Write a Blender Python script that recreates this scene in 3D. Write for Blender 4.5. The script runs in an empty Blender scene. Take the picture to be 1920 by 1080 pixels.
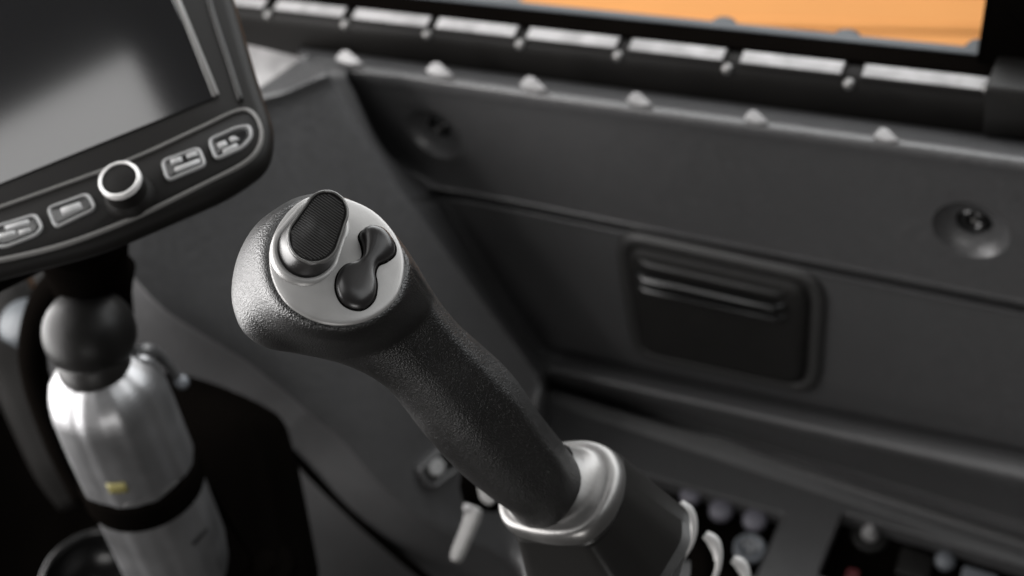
import bpy, bmesh, math, random
import numpy as np
from mathutils import Vector, Matrix
random.seed(4)
sc = bpy.context.scene
COL = sc.collection
R = math.radians
F = 2667.0                                   # focal length in photo pixels (50 mm on a 36 mm gate)

# ------------------------------------------------------------------ camera
CAMROT = Matrix.Rotation(R(39.2), 3, 'X') @ Matrix.Rotation(R(-6.3), 3, 'Z')
CAMPOS = Vector((0, 0, 1.35))
cd = bpy.data.cameras.new('camera'); cam = bpy.data.objects.new('camera', cd); COL.objects.link(cam)
cam.matrix_world = Matrix.Translation(CAMPOS) @ CAMROT.to_4x4()
cd.lens = 50; cd.sensor_width = 36; cd.clip_start = .01; cd.clip_end = 60
cd.dof.use_dof = True; cd.dof.focus_distance = .500; cd.dof.aperture_fstop = 9.5
cd.dof.aperture_blades = 0
sc.camera = cam

def W_(v): return CAMPOS + CAMROT @ Vector(v)      # room point from a measured sight line
def D_(v): return (CAMROT @ Vector(v)).normalized()
def P(px, py, d): return W_(((px-960)/F*d, (540-py)/F*d, -d))
def ray(px, py): return D_(((px-960)/F, (540-py)/F, -1))
UP = Vector((0, 0, 1))

class Plane:
    def __init__(s, o, n): s.o = Vector(o); s.n = Vector(n).normalized()
    def at(s, px, py, off=0):
        r = ray(px, py); t = (s.o-CAMPOS).dot(s.n)/r.dot(s.n)
        return CAMPOS + r*t + s.n*off
    def depth(s, px, py):
        p = CAMROT.transposed() @ (s.at(px, py)-CAMPOS); return -p.z
def plane3(a, b, c):
    A, B, C = P(*a), P(*b), P(*c); n = (B-A).cross(C-A).normalized()
    if n.dot(CAMPOS-A) < 0: n = -n
    return Plane(A, n)

# ------------------------------------------------------------------ materials
def mat(name, col, rough=.5, metal=0, bump=None, var=.15, vscale=14, spec=.5, coat=0, rvar=0):
    m = bpy.data.materials.new(name); m.use_nodes = True
    nt = m.node_tree; b = nt.nodes['Principled BSDF']
    b.inputs['Roughness'].default_value = rough; b.inputs['Metallic'].default_value = metal
    b.inputs['Specular IOR Level'].default_value = spec; b.inputs['Coat Weight'].default_value = coat
    tc = nt.nodes.new('ShaderNodeTexCoord')
    n = nt.nodes.new('ShaderNodeTexNoise'); n.inputs['Scale'].default_value = vscale; n.inputs['Detail'].default_value = 6
    nt.links.new(tc.outputs['Object'], n.inputs['Vector'])
    mx = nt.nodes.new('ShaderNodeMapRange'); mx.inputs[1].default_value = .3; mx.inputs[2].default_value = .7
    mx.inputs[3].default_value = 1-var; mx.inputs[4].default_value = 1+var
    nt.links.new(n.outputs['Fac'], mx.inputs[0])
    vm = nt.nodes.new('ShaderNodeVectorMath'); vm.operation = 'SCALE'; vm.inputs[0].default_value = col
    nt.links.new(mx.outputs[0], vm.inputs['Scale']); nt.links.new(vm.outputs[0], b.inputs['Base Color'])
    if rvar:
        m2 = nt.nodes.new('ShaderNodeMapRange'); m2.inputs[1].default_value = .3; m2.inputs[2].default_value = .7
        m2.inputs[3].default_value = rough-rvar; m2.inputs[4].default_value = rough+rvar
        nt.links.new(n.outputs['Fac'], m2.inputs[0]); nt.links.new(m2.outputs[0], b.inputs['Roughness'])
    prev = None
    for (kind, scale, dist, strength) in (bump or []):
        if kind == 'vor':
            t = nt.nodes.new('ShaderNodeTexVoronoi'); t.feature = 'SMOOTH_F1'; out = t.outputs['Distance']
        else:
            t = nt.nodes.new('ShaderNodeTexNoise'); t.inputs['Detail'].default_value = 3; out = t.outputs['Fac']
        t.inputs['Scale'].default_value = scale
        nt.links.new(tc.outputs['Object'], t.inputs['Vector'])
        bp = nt.nodes.new('ShaderNodeBump'); bp.inputs['Distance'].default_value = dist; bp.inputs['Strength'].default_value = strength
        nt.links.new(out, bp.inputs['Height'])
        if prev: nt.links.new(prev.outputs[0], bp.inputs['Normal'])
        prev = bp
    if prev: nt.links.new(prev.outputs[0], b.inputs['Normal'])
    return m

M = {}
M['rubber'] = mat('grip_rubber', (.0045,.0042,.004), .39, bump=[('vor', 1800, .00032, 1), ('noise', 3000, .00016, .8), ('noise', 60, .0004, .3)], var=.2, vscale=30, rvar=.08, spec=.55)
M['trim'] = mat('trim_plastic', (.047,.0466,.0475), .36, bump=[('noise', 500, .0006, .5), ('noise', 9, .005, .3)], var=.12, vscale=260, spec=.6, rvar=.06)
M['black'] = mat('black_plastic', (.005,.0046,.0042), .45, bump=[('noise', 700, .0001, .4)], var=.2, spec=.28)
M['gloss'] = mat('black_gloss', (.005,.005,.005), .22, var=.2, bump=[('noise', 300, .00003, .3)])
M['matte'] = mat('black_matte', (.0018,.0015,.0013), .85, var=.2, spec=.0)
M['silver'] = mat('satin_silver', (.62,.61,.60), .36, metal=.35, bump=[('noise', 1600, .00006, .5)], var=.05, vscale=70, rvar=.05)
M['plate'] = mat('plate_paint', (.28,.275,.27), .40, metal=.3, bump=[('noise', 1800, .00008, .5)], var=.10, vscale=70, rvar=.09)
M['chrome'] = mat('worn_chrome', (.19,.186,.182), .42, metal=.9, bump=[('noise', 700, .0001, .5), ('noise', 60, .0005, .2)], var=.08, vscale=50, rvar=.06)
M['brushed'] = mat('brushed_metal', (.25,.25,.255), .40, metal=.88, bump=[('noise', 30, .002, .35)], var=.10, vscale=25, rvar=.08)
M['rocker'] = mat('rocker_plastic', (.013,.012,.012), .33, bump=[('noise', 900, .00003, .3)], var=.15)
M['pale'] = mat('pale_paint_and_light', (.22,.215,.215), .5, var=.35, vscale=45)  # also colours the sunlight spots on the sill and the rail-top reflections
M['palemark'] = mat('pale_print', (.30,.30,.30), .5, var=.12, vscale=60)
M['ringgrey'] = mat('grey_line', (.10,.097,.093), .45, var=.15)
M['rimgrey'] = mat('button_rim_highlight', (.10,.098,.095), .25, var=.1)
M['ball'] = mat('ball_rubber', (.006,.0057,.0055), .42, var=.2, spec=.13, vscale=60, rvar=.06)
M['bezel'] = mat('bezel_plastic', (.005,.0046,.0042), .55, var=.15, spec=.12, bump=[('noise', 700, .0001, .3)])
M['btnline'] = mat('button_print', (.22,.22,.22), .5, var=.12, vscale=60)
M['boot'] = mat('boot_plastic', (.009,.0085,.008), .42, bump=[('noise', 900, .0002, .5)], var=.2, spec=.35)
M['ventgrey'] = mat('vent_frame', (.02,.0195,.019), .5, var=.15, vscale=200)
M['seal'] = mat('seal_rubber', (.040,.045,.050), .6, var=.15)
M['flap'] = mat('flap_plastic', (.007,.0065,.006), .62, var=.2, vscale=120, spec=.3, bump=[('noise', 500, .0004, .5)])
M['tag'] = mat('tag_plastic', (.20,.195,.19), .5, var=.2, vscale=80)
M['orange'] = mat('orange_paint', (.74,.33,.10), .8, var=.05, vscale=3, bump=[('noise', 5, .01, .2)])
M['lens'] = mat('lavender_cap', (.10,.096,.115), .45, var=.1)
M['red'] = mat('red_plastic', (.08,.010,.012), .5)
M['label'] = mat('olive_print', (.17,.15,.05), .5)
M['bluegrey'] = mat('bluegrey_plastic', (.10,.107,.118), .5, var=.15)
M['knurl'] = mat('knurled_rubber', (.026,.025,.024), .38, var=.2)
M['glass'] = mat('screen_glass', (.006,.006,.0065), .085, var=.05, spec=.85)

# ------------------------------------------------------------------ object helpers
def thing(name, label, cat, loc, group=None):
    o = bpy.data.objects.new(name, None); COL.objects.link(o); o.location = loc
    o.empty_display_size = .02
    o['label'] = label; o['category'] = cat
    if group: o['group'] = group
    return o
def org(p):
    v = Vector((0,0,0))
    while p: v += p.location; p = p.parent
    return v
def obj(name, verts, faces, m, parent=None, label=None, smooth=True, origin=None, auto=None):
    base = org(parent)
    loc = (Vector(origin)-base) if origin is not None else Vector((0,0,0))
    me = bpy.data.meshes.new(name); me.from_pydata([Vector(v)-base-loc for v in verts], [], faces)
    me.materials.append(m)
    bm = bmesh.new(); bm.from_mesh(me); bmesh.ops.recalc_face_normals(bm, faces=bm.faces)
    if auto:
        for e in bm.edges:
            if len(e.link_faces) == 2 and e.calc_face_angle(0) > R(auto): e.smooth = False
    bm.to_mesh(me); bm.free()
    for p in me.polygons: p.use_smooth = smooth
    o = bpy.data.objects.new(name, me); COL.objects.link(o); o.location = loc
    if parent: o.parent = parent
    if label: o['label'] = label
    return o
def top(o, label, cat, group=None):
    o['label'] = label; o['category'] = cat
    if group: o['group'] = group
    return o

def grid_faces(nr, nc, closed=False, off=0):
    f = []
    for i in range(nr-1):
        for j in range(nc if closed else nc-1):
            k = (j+1) % nc
            f.append((off+i*nc+j, off+i*nc+k, off+(i+1)*nc+k, off+(i+1)*nc+j))
    return f
def crom(pts, n):
    """Catmull-Rom through a list of numpy rows, n samples per span"""
    pts = [np.array(p, float) for p in pts]; out = []
    L = len(pts)
    for i in range(L-1):
        p1, p2 = pts[i], pts[i+1]
        p0 = pts[i-1] if i else 2*p1-p2
        p3 = pts[i+2] if i+2 < L else 2*p2-p1
        for k in range(n):
            t = k/n
            out.append(.5*((2*p1)+(-p0+p2)*t+(2*p0-5*p1+4*p2-p3)*t*t+(-p0+3*p1-3*p2+p3)*t**3))
    out.append(pts[-1]); return out
def closed_crom(pts, n):
    pts = [np.array(p, float) for p in pts]; out = []; L = len(pts)
    for i in range(L):
        p0, p1, p2, p3 = pts[i-1], pts[i], pts[(i+1) % L], pts[(i+2) % L]
        for k in range(n):
            t = k/n
            out.append(.5*((2*p1)+(-p0+p2)*t+(2*p0-5*p1+4*p2-p3)*t*t+(-p0+3*p1-3*p2+p3)*t**3))
    return out
def round_poly(pts, r, seg=6):
    out = []; L = len(pts)
    for i in range(L):
        a = np.array(pts[i-1], float); b = np.array(pts[i], float); c = np.array(pts[(i+1) % L], float)
        rr = r[i] if isinstance(r, (list, tuple)) else r
        u = a-b; v = c-b; lu = np.linalg.norm(u); lv = np.linalg.norm(v)
        k = min(rr, lu*.48, lv*.48); s = b+u/lu*k; e = b+v/lv*k
        for q in range(seg+1):
            t = q/seg; out.append((1-t)**2*s+2*t*(1-t)*b+t*t*e)
    return out
def ringset(outline, n, profile, cap_start=False, cap_end=True):
    """outline: closed list of points; profile: (inset, height) pairs; returns verts, faces"""
    n = Vector(n).normalized(); pts = [Vector(p) for p in outline]; L = len(pts)
    c = sum(pts, Vector())/L
    area = Vector()
    for i in range(L): area += (pts[i]-c).cross(pts[(i+1) % L]-c)
    sgn = 1 if area.dot(n) > 0 else -1
    nor = []
    for i in range(L):
        j = i
        t1 = pts[i]-pts[i-1]; t2 = pts[(i+1) % L]-pts[i]
        t = (t1.normalized() if t1.length > 1e-9 else Vector())+(t2.normalized() if t2.length > 1e-9 else Vector())
        nn = n.cross(t.normalized())*sgn
        nor.append(nn.normalized())
    vs = []
    for (ins, h) in profile:
        for i in range(L): vs.append(pts[i]+nor[i]*ins+n*h)
    fs = grid_faces(len(profile), L, True)
    if cap_start: fs.append(tuple(range(L))[::-1])
    if cap_end: fs.append(tuple(range((len(profile)-1)*L, len(profile)*L)))
    return vs, fs
def bevel_profile(h, b, seg=4, base=0):
    pr = [(0, base), (0, h-b)]
    for q in range(1, seg+1):
        a = q/seg*math.pi/2; pr.append((b*(1-math.cos(a)), h-b+b*math.sin(a)))
    return pr
def slab(name, pl, px_outline, h, b, m, parent, label=None, base=-.002, seg=4, off=0, auto=40):
    pts = [pl.at(p[0], p[1], off) for p in px_outline]
    v, f = ringset(pts, pl.n, bevel_profile(h, b, seg, base), True)
    return obj(name, v, f, m, parent, label, auto=auto)
def ellipse(cx, cy, rx, ry, n=40, rot=0):
    c, s = math.cos(R(rot)), math.sin(R(rot))
    return [(cx+rx*math.cos(a)*c-ry*math.sin(a)*s, cy+rx*math.cos(a)*s+ry*math.sin(a)*c) for a in [2*math.pi*i/n for i in range(n)]]
def axes(n):
    n = Vector(n).normalized(); a = n.orthogonal().normalized(); return a, n.cross(a).normalized(), n
def disc(c, n, r, N=40):
    a, b, n = axes(n); return [Vector(c)+a*(r*math.cos(2*math.pi*i/N))+b*(r*math.sin(2*math.pi*i/N)) for i in range(N)]
def lathe(base, axis, prof, N=48):
    a, b, n = axes(axis); vs = []
    for (r, h) in prof:
        for i in range(N):
            t = 2*math.pi*i/N; vs.append(Vector(base)+n*h+a*(r*math.cos(t))+b*(r*math.sin(t)))
    fs = grid_faces(len(prof), N, True); fs.append(tuple(range(N))[::-1]); fs.append(tuple(range((len(prof)-1)*N, len(prof)*N)))
    return vs, fs
def tube(pts, r, N=16, n=6):
    """smooth tube through points; r scalar or list"""
    rr = r if isinstance(r, (list, tuple)) else [r]*len(pts)
    q = crom([list(p)+[k] for p, k in zip(pts, rr)], n); vs = []
    prev = None
    for i, p in enumerate(q):
        c = Vector(p[:3]); nx = Vector(q[min(i+1, len(q)-1)][:3]); pv = Vector(q[max(i-1, 0)][:3]); t = (nx-pv).normalized()
        if prev is None: a = t.orthogonal().normalized()
        else: a = (prev-t*prev.dot(t)).normalized()
        prev = a; b = t.cross(a)
        for j in range(N):
            g = 2*math.pi*j/N; vs.append(c+a*(p[3]*math.cos(g))+b*(p[3]*math.sin(g)))
    fs = grid_faces(len(q), N, True); fs.append(tuple(range(N))[::-1]); fs.append(tuple(range((len(q)-1)*N, len(q)*N)))
    return vs, fs
def ribbon_box(frames):
    """list of rings (each 4+ points) -> solid strip"""
    N = len(frames[0]); vs = [p for r in frames for p in r]
    fs = grid_faces(len(frames), N, True); fs.append(tuple(range(N))[::-1]); fs.append(tuple(range((len(frames)-1)*N, len(frames)*N)))
    return vs, fs
def join(*parts):
    V = []; Fc = []
    for v, f in parts:
        o = len(V); V += list(v); Fc += [tuple(i+o for i in k) for k in f]
    return V, Fc
def smooth01(x): x = max(0., min(1., x)); return x*x*(3-2*x)

# ------------------------------------------------------------------ the cab side: key directions
HDIR = D_((-4836, 1020, -2667))                      # along the wall, to the left and away
HDIR = (HDIR-UP*HDIR.dot(UP)).normalized()
_n = D_((-.445, -.722, .53)); WN = HDIR.cross(UP); WN = WN if WN.dot(_n) > 0 else -WN
WN = (_n*1.0).normalized()
WALL = Plane(P(1820, 430, .95), WN)
LEDGE = Plane(P(1040, 735, 1.332), UP)                # level console top
FACET = plane3((640, 140, 1.065), (1000, 690, 1.215), (250, 470, 1.01))

def off(pl, px, py, o=0): return pl.at(px, py, o)

# ---- moulded trim panel: control rows from the window sill down to the console top
rows = []
def row(dl, d1, ae, am, ap, ar, t, bl, bm_, br): rows.append([dl, d1, ae, am, ap, ar, t, bl, bm_, br])
def wl(x, y, o=0): return Plane(WALL.o+WALL.n*o, WALL.n).at(x, y)
fa = lambda x, y, o=0: FACET.at(x, y, o)
def mixp(a, b, t): return a*(1-t)+b*t
def wall_row(yl, bl, br_y, offB, ridge, aedge, offA=0, drop=.05, midx=None, tt=None, bm=None):
    """one control row: facet A on the left, ridge, drop, wall to the right"""
    ax, ay = aedge; rx, ry = ridge; bx, by = bl
    AE = fa(ax, ay, .003); q_ = 1-smooth01((ry-330)/200); R_ = fa(rx, ry, -.002-.009*q_)
    dl = P(ax-215, ay+155, FACET.depth(ax, ay)+.115); d1 = P(ax-40, ay+28, FACET.depth(ax, ay)+.014)
    am = fa((ax+rx)/2, (ay+ry)/2, offA); ap = fa(rx-32, ry-6+ (ay-ry)*.03, offA*.3+.001)
    BL = wl(bx, by, offB*(.25 if offB < -.01 else 1))
    T = mixp(fa(rx+28, ry+6, -.035), BL, .35)
    BR = wl(2080, br_y, offB)
    mx = (bx+2080)/2; my = by+(br_y-by)*(mx-bx)/(2080-bx)
    BM = wl(mx, my if bm is None else my+bm, offB)
    row(dl, d1, AE, am, ap, R_, T, BL, BM, BR)

# sill (behind the top edge)
def sill_row(y0, y1, x0, back, lift=0):
    pts = []
    xs = [560, 570, 580, 590, 600, 612, 650, 720, 1300, 2080]
    for x in xs:
        y = y0+(y1-y0)*(x-620)/(2080-620)
        pts.append(wl(x, y, back)+UP*lift)
    rows.append(pts)
sill_row(52, 228, 0, -.10)
sill_row(86, 268, 0, -.055)
sill_row(112, 305, 0, -.012)
sill_row(121, 320, 0, 0.0)
#            yl  bl          br_y  offB  ridge       aedge
wall_row(0, (690, 150), 340, .004, (634, 142), (440, 190), drop=0)
wall_row(0, (702, 178), 366, .002, (650, 172), (400, 230))
wall_row(0, (750, 290), 470, .000, (706, 270), (330, 340))
wall_row(0, (850, 350), 585, .000, (762, 362), (262, 420))
wall_row(0, (866, 362), 601, .001, (772, 376), (255, 440))
wall_row(0, (876, 370), 611, -.008, (778, 386), (250, 455))
wall_row(0, (886, 380), 621, .001, (786, 396), (252, 470))
wall_row(0, (902, 402), 640, .000, (800, 416), (262, 495))
wall_row(0, (975, 540), 760, .000, (880, 532), (335, 575))
wall_row(0, (1050, 660), 880, .000, (980, 664), (470, 662))
wall_row(0, (1072, 676), 880, .004, (996, 686), (500, 684))
wall_row(0, (1082, 683), 896, .016, (1004, 695), (520, 700))
wall_row(0, (1080, 695), 920, .026, (1010, 703), (540, 716))
wall_row(0, (1077, 704), 940, .031, (1012, 705), (548, 722))
wall_row(0, (1074, 711), 958, .027, (1013, 709), (554, 727))
wall_row(0, (1070, 715), 978, .014, (1014, 714), (560, 732))
wall_row(0, (1060, 724), 1024, .002, (1018, 722), (580, 750))
wall_row(0, (1054, 730), 1048, .008, (1020, 729), (594, 764))
# console top (level) rows
def ledge_row(bx, by, br_y, aedge, dz=0):
    m = smooth01((by-740)/380)
    ax, ay = aedge
    AE = fa(ax, ay, .003)
    dl = P(ax-215, ay+155, FACET.depth(ax, ay)+.115); d1 = P(ax-40, ay+28, FACET.depth(ax, ay)+.014)
    e = LEDGE.at(bx, by, dz); rx, ry = bx-32, by
    am = mixp(fa((ax+rx)/2, (ay+ry)/2), LEDGE.at((ax+rx)/2, (ay+ry)/2, dz), .3*m)
    ap = mixp(fa(rx-30, ry-2, .001), LEDGE.at(rx-30, ry-2, dz), .6*m); ar = mixp(fa(rx, ry, -.002), LEDGE.at(rx, ry, dz), .85*m)
    mx = (bx+2080)/2
    row(dl, d1, AE, am, ap, ar, LEDGE.at(bx-16, by, dz), e, LEDGE.at(mx, by+(br_y-by)*.5, dz), LEDGE.at(2080, br_y, dz))
ledge_row(1048, 743, 1076, (618, 783), .007)
ledge_row(1046, 757, 1102, (645, 806), .0015)
ledge_row(1046, 772, 1116, (670, 832), .0)
ledge_row(1046, 850, 1180, (730, 905))
ledge_row(1046, 960, 1290, (810, 975))
ledge_row(1046, 1100, 1420, (930, 1040))
ledge_row(1046, 1300, 1600, (1000, 1090))

ctrl = np.array([[list(p) for p in r] for r in rows])       # rows x cols x 3
NR, NCc = 7, 12
A1 = [np.array(crom(list(ctrl[:, j]), NR)) for j in range(ctrl.shape[1])]
A1 = np.stack(A1, 1)
fine = np.array([crom(list(r), NCc) for r in A1])
nr, nc = fine.shape[:2]
FV = [Vector(p) for r in fine for p in r]; FF = grid_faces(nr, nc)
panel = thing('side_panel', 'dark grey moulded plastic cab side panel behind the joystick, with stepped ledge', 'panel', P(1300, 760, 1.1))
shell = obj('moulded_shell', FV, FF, M['trim'], panel)
# cut openings: remove the cells under each outline and stitch the mesh to the outline, then hang the recess walls on it
me = shell.data
def cut_opening(outline, n, profile, grow):
    """profile: (inset, height) rings going into the recess"""
    outline = [Vector(p) for p in outline]; c = sum(outline, Vector())/len(outline)
    n = Vector(n).normalized(); a, b, n = axes(n)
    rad = max((p-c).length for p in outline)
    poly = [((p-c).dot(a), (p-c).dot(b)) for p in outline]
    def near(q):
        x, y = (q-c).dot(a), (q-c).dot(b); ins = False; j = len(poly)-1; dmin = 9
        for i in range(len(poly)):
            xi, yi = poly[i]; xj, yj = poly[j]
            if (yi > y) != (yj > y) and x < (xj-xi)*(y-yi)/(yj-yi)+xi: ins = not ins
            dx, dy = xj-xi, yj-yi; L2 = dx*dx+dy*dy or 1e-12
            t = max(0, min(1, ((x-xi)*dx+(y-yi)*dy)/L2)); dmin = min(dmin, math.hypot(x-xi-dx*t, y-yi-dy*t)); j = i
        return ins or dmin < grow
    org_ = org(panel)
    bm = bmesh.new(); bm.from_mesh(me)
    bm.faces.ensure_lookup_table()
    kill = []
    for fc in bm.faces:
        cc = fc.calc_center_median()+org_
        if (cc-c).length > rad+.12: continue
        vs = [v.co+org_ for v in fc.verts]
        smp = vs+[cc]+[(vs[i]+vs[(i+1) % len(vs)])/2 for i in range(len(vs))]+[(p+cc)/2 for p in vs]
        if any(abs((q-c).dot(n)) < .008 and near(q) for q in smp): kill.append(fc)
    bedges = set()
    ks = set(kill)
    for fc in kill:
        for e in fc.edges:
            if any(g not in ks for g in e.link_faces): bedges.add(e)
    bmesh.ops.delete(bm, geom=kill, context='FACES_ONLY')
    bedges = [e for e in bedges if e.is_valid]
    ov = [bm.verts.new(p-org_) for p in outline]
    oe = [bm.edges.new((ov[i], ov[(i+1) % len(ov)])) for i in range(len(ov))]
    bmesh.ops.triangle_fill(bm, use_beauty=True, use_dissolve=False, edges=bedges+oe, normal=n)
    # drop any fill that landed inside the outline
    for fc in [f for f in bm.faces if all(v in set(ov) for v in f.verts)]: bm.faces.remove(fc)
    v, f = ringset(outline, n, profile, False, True)
    N = len(outline); bv = ov+[bm.verts.new(Vector(p)-org_) for p in v[N:]]
    for k in f: bm.faces.new([bv[i] for i in k])
    for vv in [x for x in bm.verts if not x.link_faces]: bm.verts.remove(vv)
    bmesh.ops.recalc_face_normals(bm, faces=bm.faces)
    bm.to_mesh(me); bm.free()
RC = wl(1820, 432); LC = wl(815, 252, .0)
def cup(R0, depth, r1): return [(0, 0), (.0006, -.0008), (R0*.12, -depth*.42), (R0*.30, -depth*.8), (R0-r1*1.08, -depth*.97), (R0-r1, -depth), (R0-r1*.97, -depth-.002), (R0-r1*.95, -depth-.010)]
cut_opening(disc(RC, WN, .0258, 56), WN, cup(.0258, .008, .0122), .006)
cut_opening(disc(LC, WN, .0262, 56), WN, cup(.0262, .008, .0105), .003)
for q in ([(1190, 882), (1472, 962), (1418, 1085), (1120, 1010)], [(1578, 958), (1990, 1078), (1950, 1190), (1530, 1080)]):
    cut_opening([LEDGE.at(x, y) for x, y in round_poly(q, 10, 3)], UP, [(0, 0), (.001, -.001), (.0014, -.003), (.0014, -.024)], .006)
bm = bmesh.new(); bm.from_mesh(me)
for fc in bm.faces: fc.smooth = True
for e in bm.edges:
    if len(e.link_faces) == 2 and e.calc_face_angle(0) > R(38): e.smooth = False
bm.to_mesh(me); bm.free()

def screw(c, n, r, label):
    s = thing('screw', label, 'screw', c, None)
    v, f = lathe(c, n, [(r*.98, -.012), (r, -.001), (r*.9, .0015), (r*.55, .0026), (r*.5, .0026), (r*.48, -.0016), (0.0002, -.0016)], 32)
    s2 = obj('head', v, f, M['gloss'], s)
    a, b, nn = axes(n)
    v, f = lathe(Vector(c)+a*0, n, [(r*.17, -.0016), (r*.16, .001), (r*.1, .0016), (.0001, .0016)], 14)
    obj('pin', v, f, M['ringgrey'], s)
    return s
screw(RC-WN*.0098, WN, .0112, 'black security screw deep in the round recess at the right of the panel')
screw(LC-WN*.0098, WN, .0095, 'black screw in the smaller round recess near the upper left panel ridge')

# sunlight spots along the sill edge, put into pale raised pieces
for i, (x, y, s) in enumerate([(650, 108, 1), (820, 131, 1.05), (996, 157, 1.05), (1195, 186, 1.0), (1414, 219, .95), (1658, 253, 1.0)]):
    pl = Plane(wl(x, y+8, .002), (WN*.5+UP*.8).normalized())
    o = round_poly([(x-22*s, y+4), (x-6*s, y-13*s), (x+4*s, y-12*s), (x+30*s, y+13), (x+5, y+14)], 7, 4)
    slab('sun_spot', pl, o, .0022, .001, M['pale'], panel, base=-.006)
# sunlit patch at the far end of the sill, its light put into pale colour
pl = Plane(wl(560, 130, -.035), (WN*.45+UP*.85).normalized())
ck = slab('sun_patch', pl, round_poly([(400, 74), (524, 78), (690, 112), (690, 190), (560, 240), (400, 260)], 8, 4), .004, .0015, M['pale'], None, base=-.01)
top(ck, 'sunlight patch put as a pale slab on the sill corner beside the monitor', 'patch')

pl = Plane(wl(560, 130, -.05), (WN*.45+UP*.85).normalized())
sl = slab('sill_end', pl, round_poly([(380, 30), (540, 40), (760, 90), (760, 150), (560, 200), (380, 220)], 8, 4), .004, .0015, M['trim'], None, base=-.01)
top(sl, 'dark grey end of the window sill above the pale sunlight patch', 'sill')
# ---- storage vent on the wall
vent = thing('vent_flap', 'black ribbed rectangular flap with rounded frame set in the side panel', 'vent', wl(1350, 700))
out = round_poly([(1148, 428), (1556, 516), (1540, 742), (1186, 664)], [58, 66, 54, 44], 10)
pts = [wl(x, y) for x, y in out]
v, f = ringset(pts, WN, [(0, -.004), (.0005, .0015), (.003, .0035), (.007, .0042), (.010, .0032), (.0125, .0005), (.0135, -.002)], False, False)
obj('frame', v, f, M['ventgrey'], vent)
inn = round_poly([(1176, 458), (1522, 535), (1508, 722), (1206, 656)], [34, 42, 34, 28], 8)
v, f = ringset([wl(x, y) for x, y in inn], WN, [(-.004, .0006), (0, .0012), (.0015, .0036), (.004, .0052), (.007, .0061), (.0095, .0065), (.0105, .0066)], False); obj('flap', v, f, M['flap'], vent, auto=14)
for (a, b, w, h) in (((1196, 476), (1486, 541), 12, .010), ((1192, 497), (1484, 562), 13, .0145), ((1192, 520), (1484, 585), 9, .0115)):
    fr = []
    pts = [wl(a[0]+(b[0]-a[0])*t, a[1]+(b[1]-a[1])*t, 0) for t in (0, .04, .1, .3, .5, .7, .9, .96, 1)]
    ss = [.2, .75, 1, 1, 1, 1, 1, .75, .2]
    for p, s in zip(pts, ss):
        rg = []
        for g in range(12):
            an = 2*math.pi*g/12
            rg.append(p+UP*(.0028*w/12*math.cos(an))+WN*(.0015+h*s*(.5+.5*math.sin(an))))
        fr.append(rg)
    v, f = ribbon_box(fr); obj('rib', v, f, M['gloss' if h > .0101 else 'boot'], vent)

# ------------------------------------------------------------------ switches in the openings
SW = Plane(LEDGE.o-UP*.020, UP)
sw1 = thing('switch_bank', 'recessed switch bank with three lavender round buttons behind the joystick boot', 'switch panel', SW.at(1330, 1000))
slab('backing', SW, round_poly([(1185, 880), (1480, 962), (1425, 1092), (1110, 1012)], 8, 3), .001, .0004, M['matte'], sw1)
for (x, y, r) in ((1294, 938, .0095), (1351, 966, .0105), (1414, 984, .0105)):
    c = SW.at(x, y)
    b, f = lathe(c, UP, [(r*1.25, 0), (r*1.25, .004), (r*1.1, .0055), (r*1.02, .005)], 32)
    bz = obj('button', b, f, M['matte'], sw1)
    b, f = lathe(c, UP, [(r, .003), (r, .010), (r*.85, .0125), (r*.5, .0138), (.0003, .0142)], 32)
    obj('cap', b, f, M['lens'], bz)
b, f = lathe(SW.at(1405, 1033), UP, [(.014, 0), (.014, .006), (.012, .008), (.010, .007), (.009, .003), (.0005, .003)], 32)
dial = obj('dial', b, f, M['bluegrey'], sw1)
for i in range(5):
    c = SW.at(1398+i*4, 1025+i*4)+UP*.004
    b, f = lathe(c+Vector((.004*math.cos(i*2.2), .004*math.sin(i*2.2), 0)), UP, [(.0014, 0), (.0012, .003), (.0004, .0035)], 10); obj('pin', b, f, M['palemark'], dial)
sw2 = thing('switch_board', 'dark recessed control board with a small white peg at lower right', 'switch panel', SW.at(1750, 1060))
slab('backing', SW, round_poly([(1570, 955), (2050, 1095), (2010, 1255), (1500, 1130)], 8, 3), .001, .0004, M['matte'], sw2)
b, f = lathe(SW.at(1630, 1006), UP, [(.0075, 0), (.0075, .006), (.0065, .009), (.004, .0145), (.0022, .0175), (.0003, .018)], 28); obj('peg', b, f, M['pale'], sw2, 'white conical peg')
b, f = lathe(SW.at(1630, 1006), UP, [(.0165, 0), (.0165, .003), (.015, .0045), (.011, .004)], 28); obj('collar', b, f, M['black'], sw2)
b, f = lathe(SW.at(1771, 1056), UP, [(.0085, 0), (.0085, .005), (.0075, .008), (.004, .0095), (.0003, .010)], 28); obj('knob', b, f, M['bluegrey'], sw2, 'pale grey round knob')
for q, mm in (([(1690, 1030), (1750, 1050), (1738, 1100), (1676, 1080)], 'black'), ([(1805, 1066), (1870, 1086), (1858, 1140), (1792, 1120)], 'bluegrey'), ([(1588, 1070), (1612, 1076), (1606, 1100), (1582, 1094)], 'red')):
    slab('key', SW, round_poly(q, 6, 3), .007, .002, M[mm], sw2, 'red key' if mm == 'red' else None)

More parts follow.
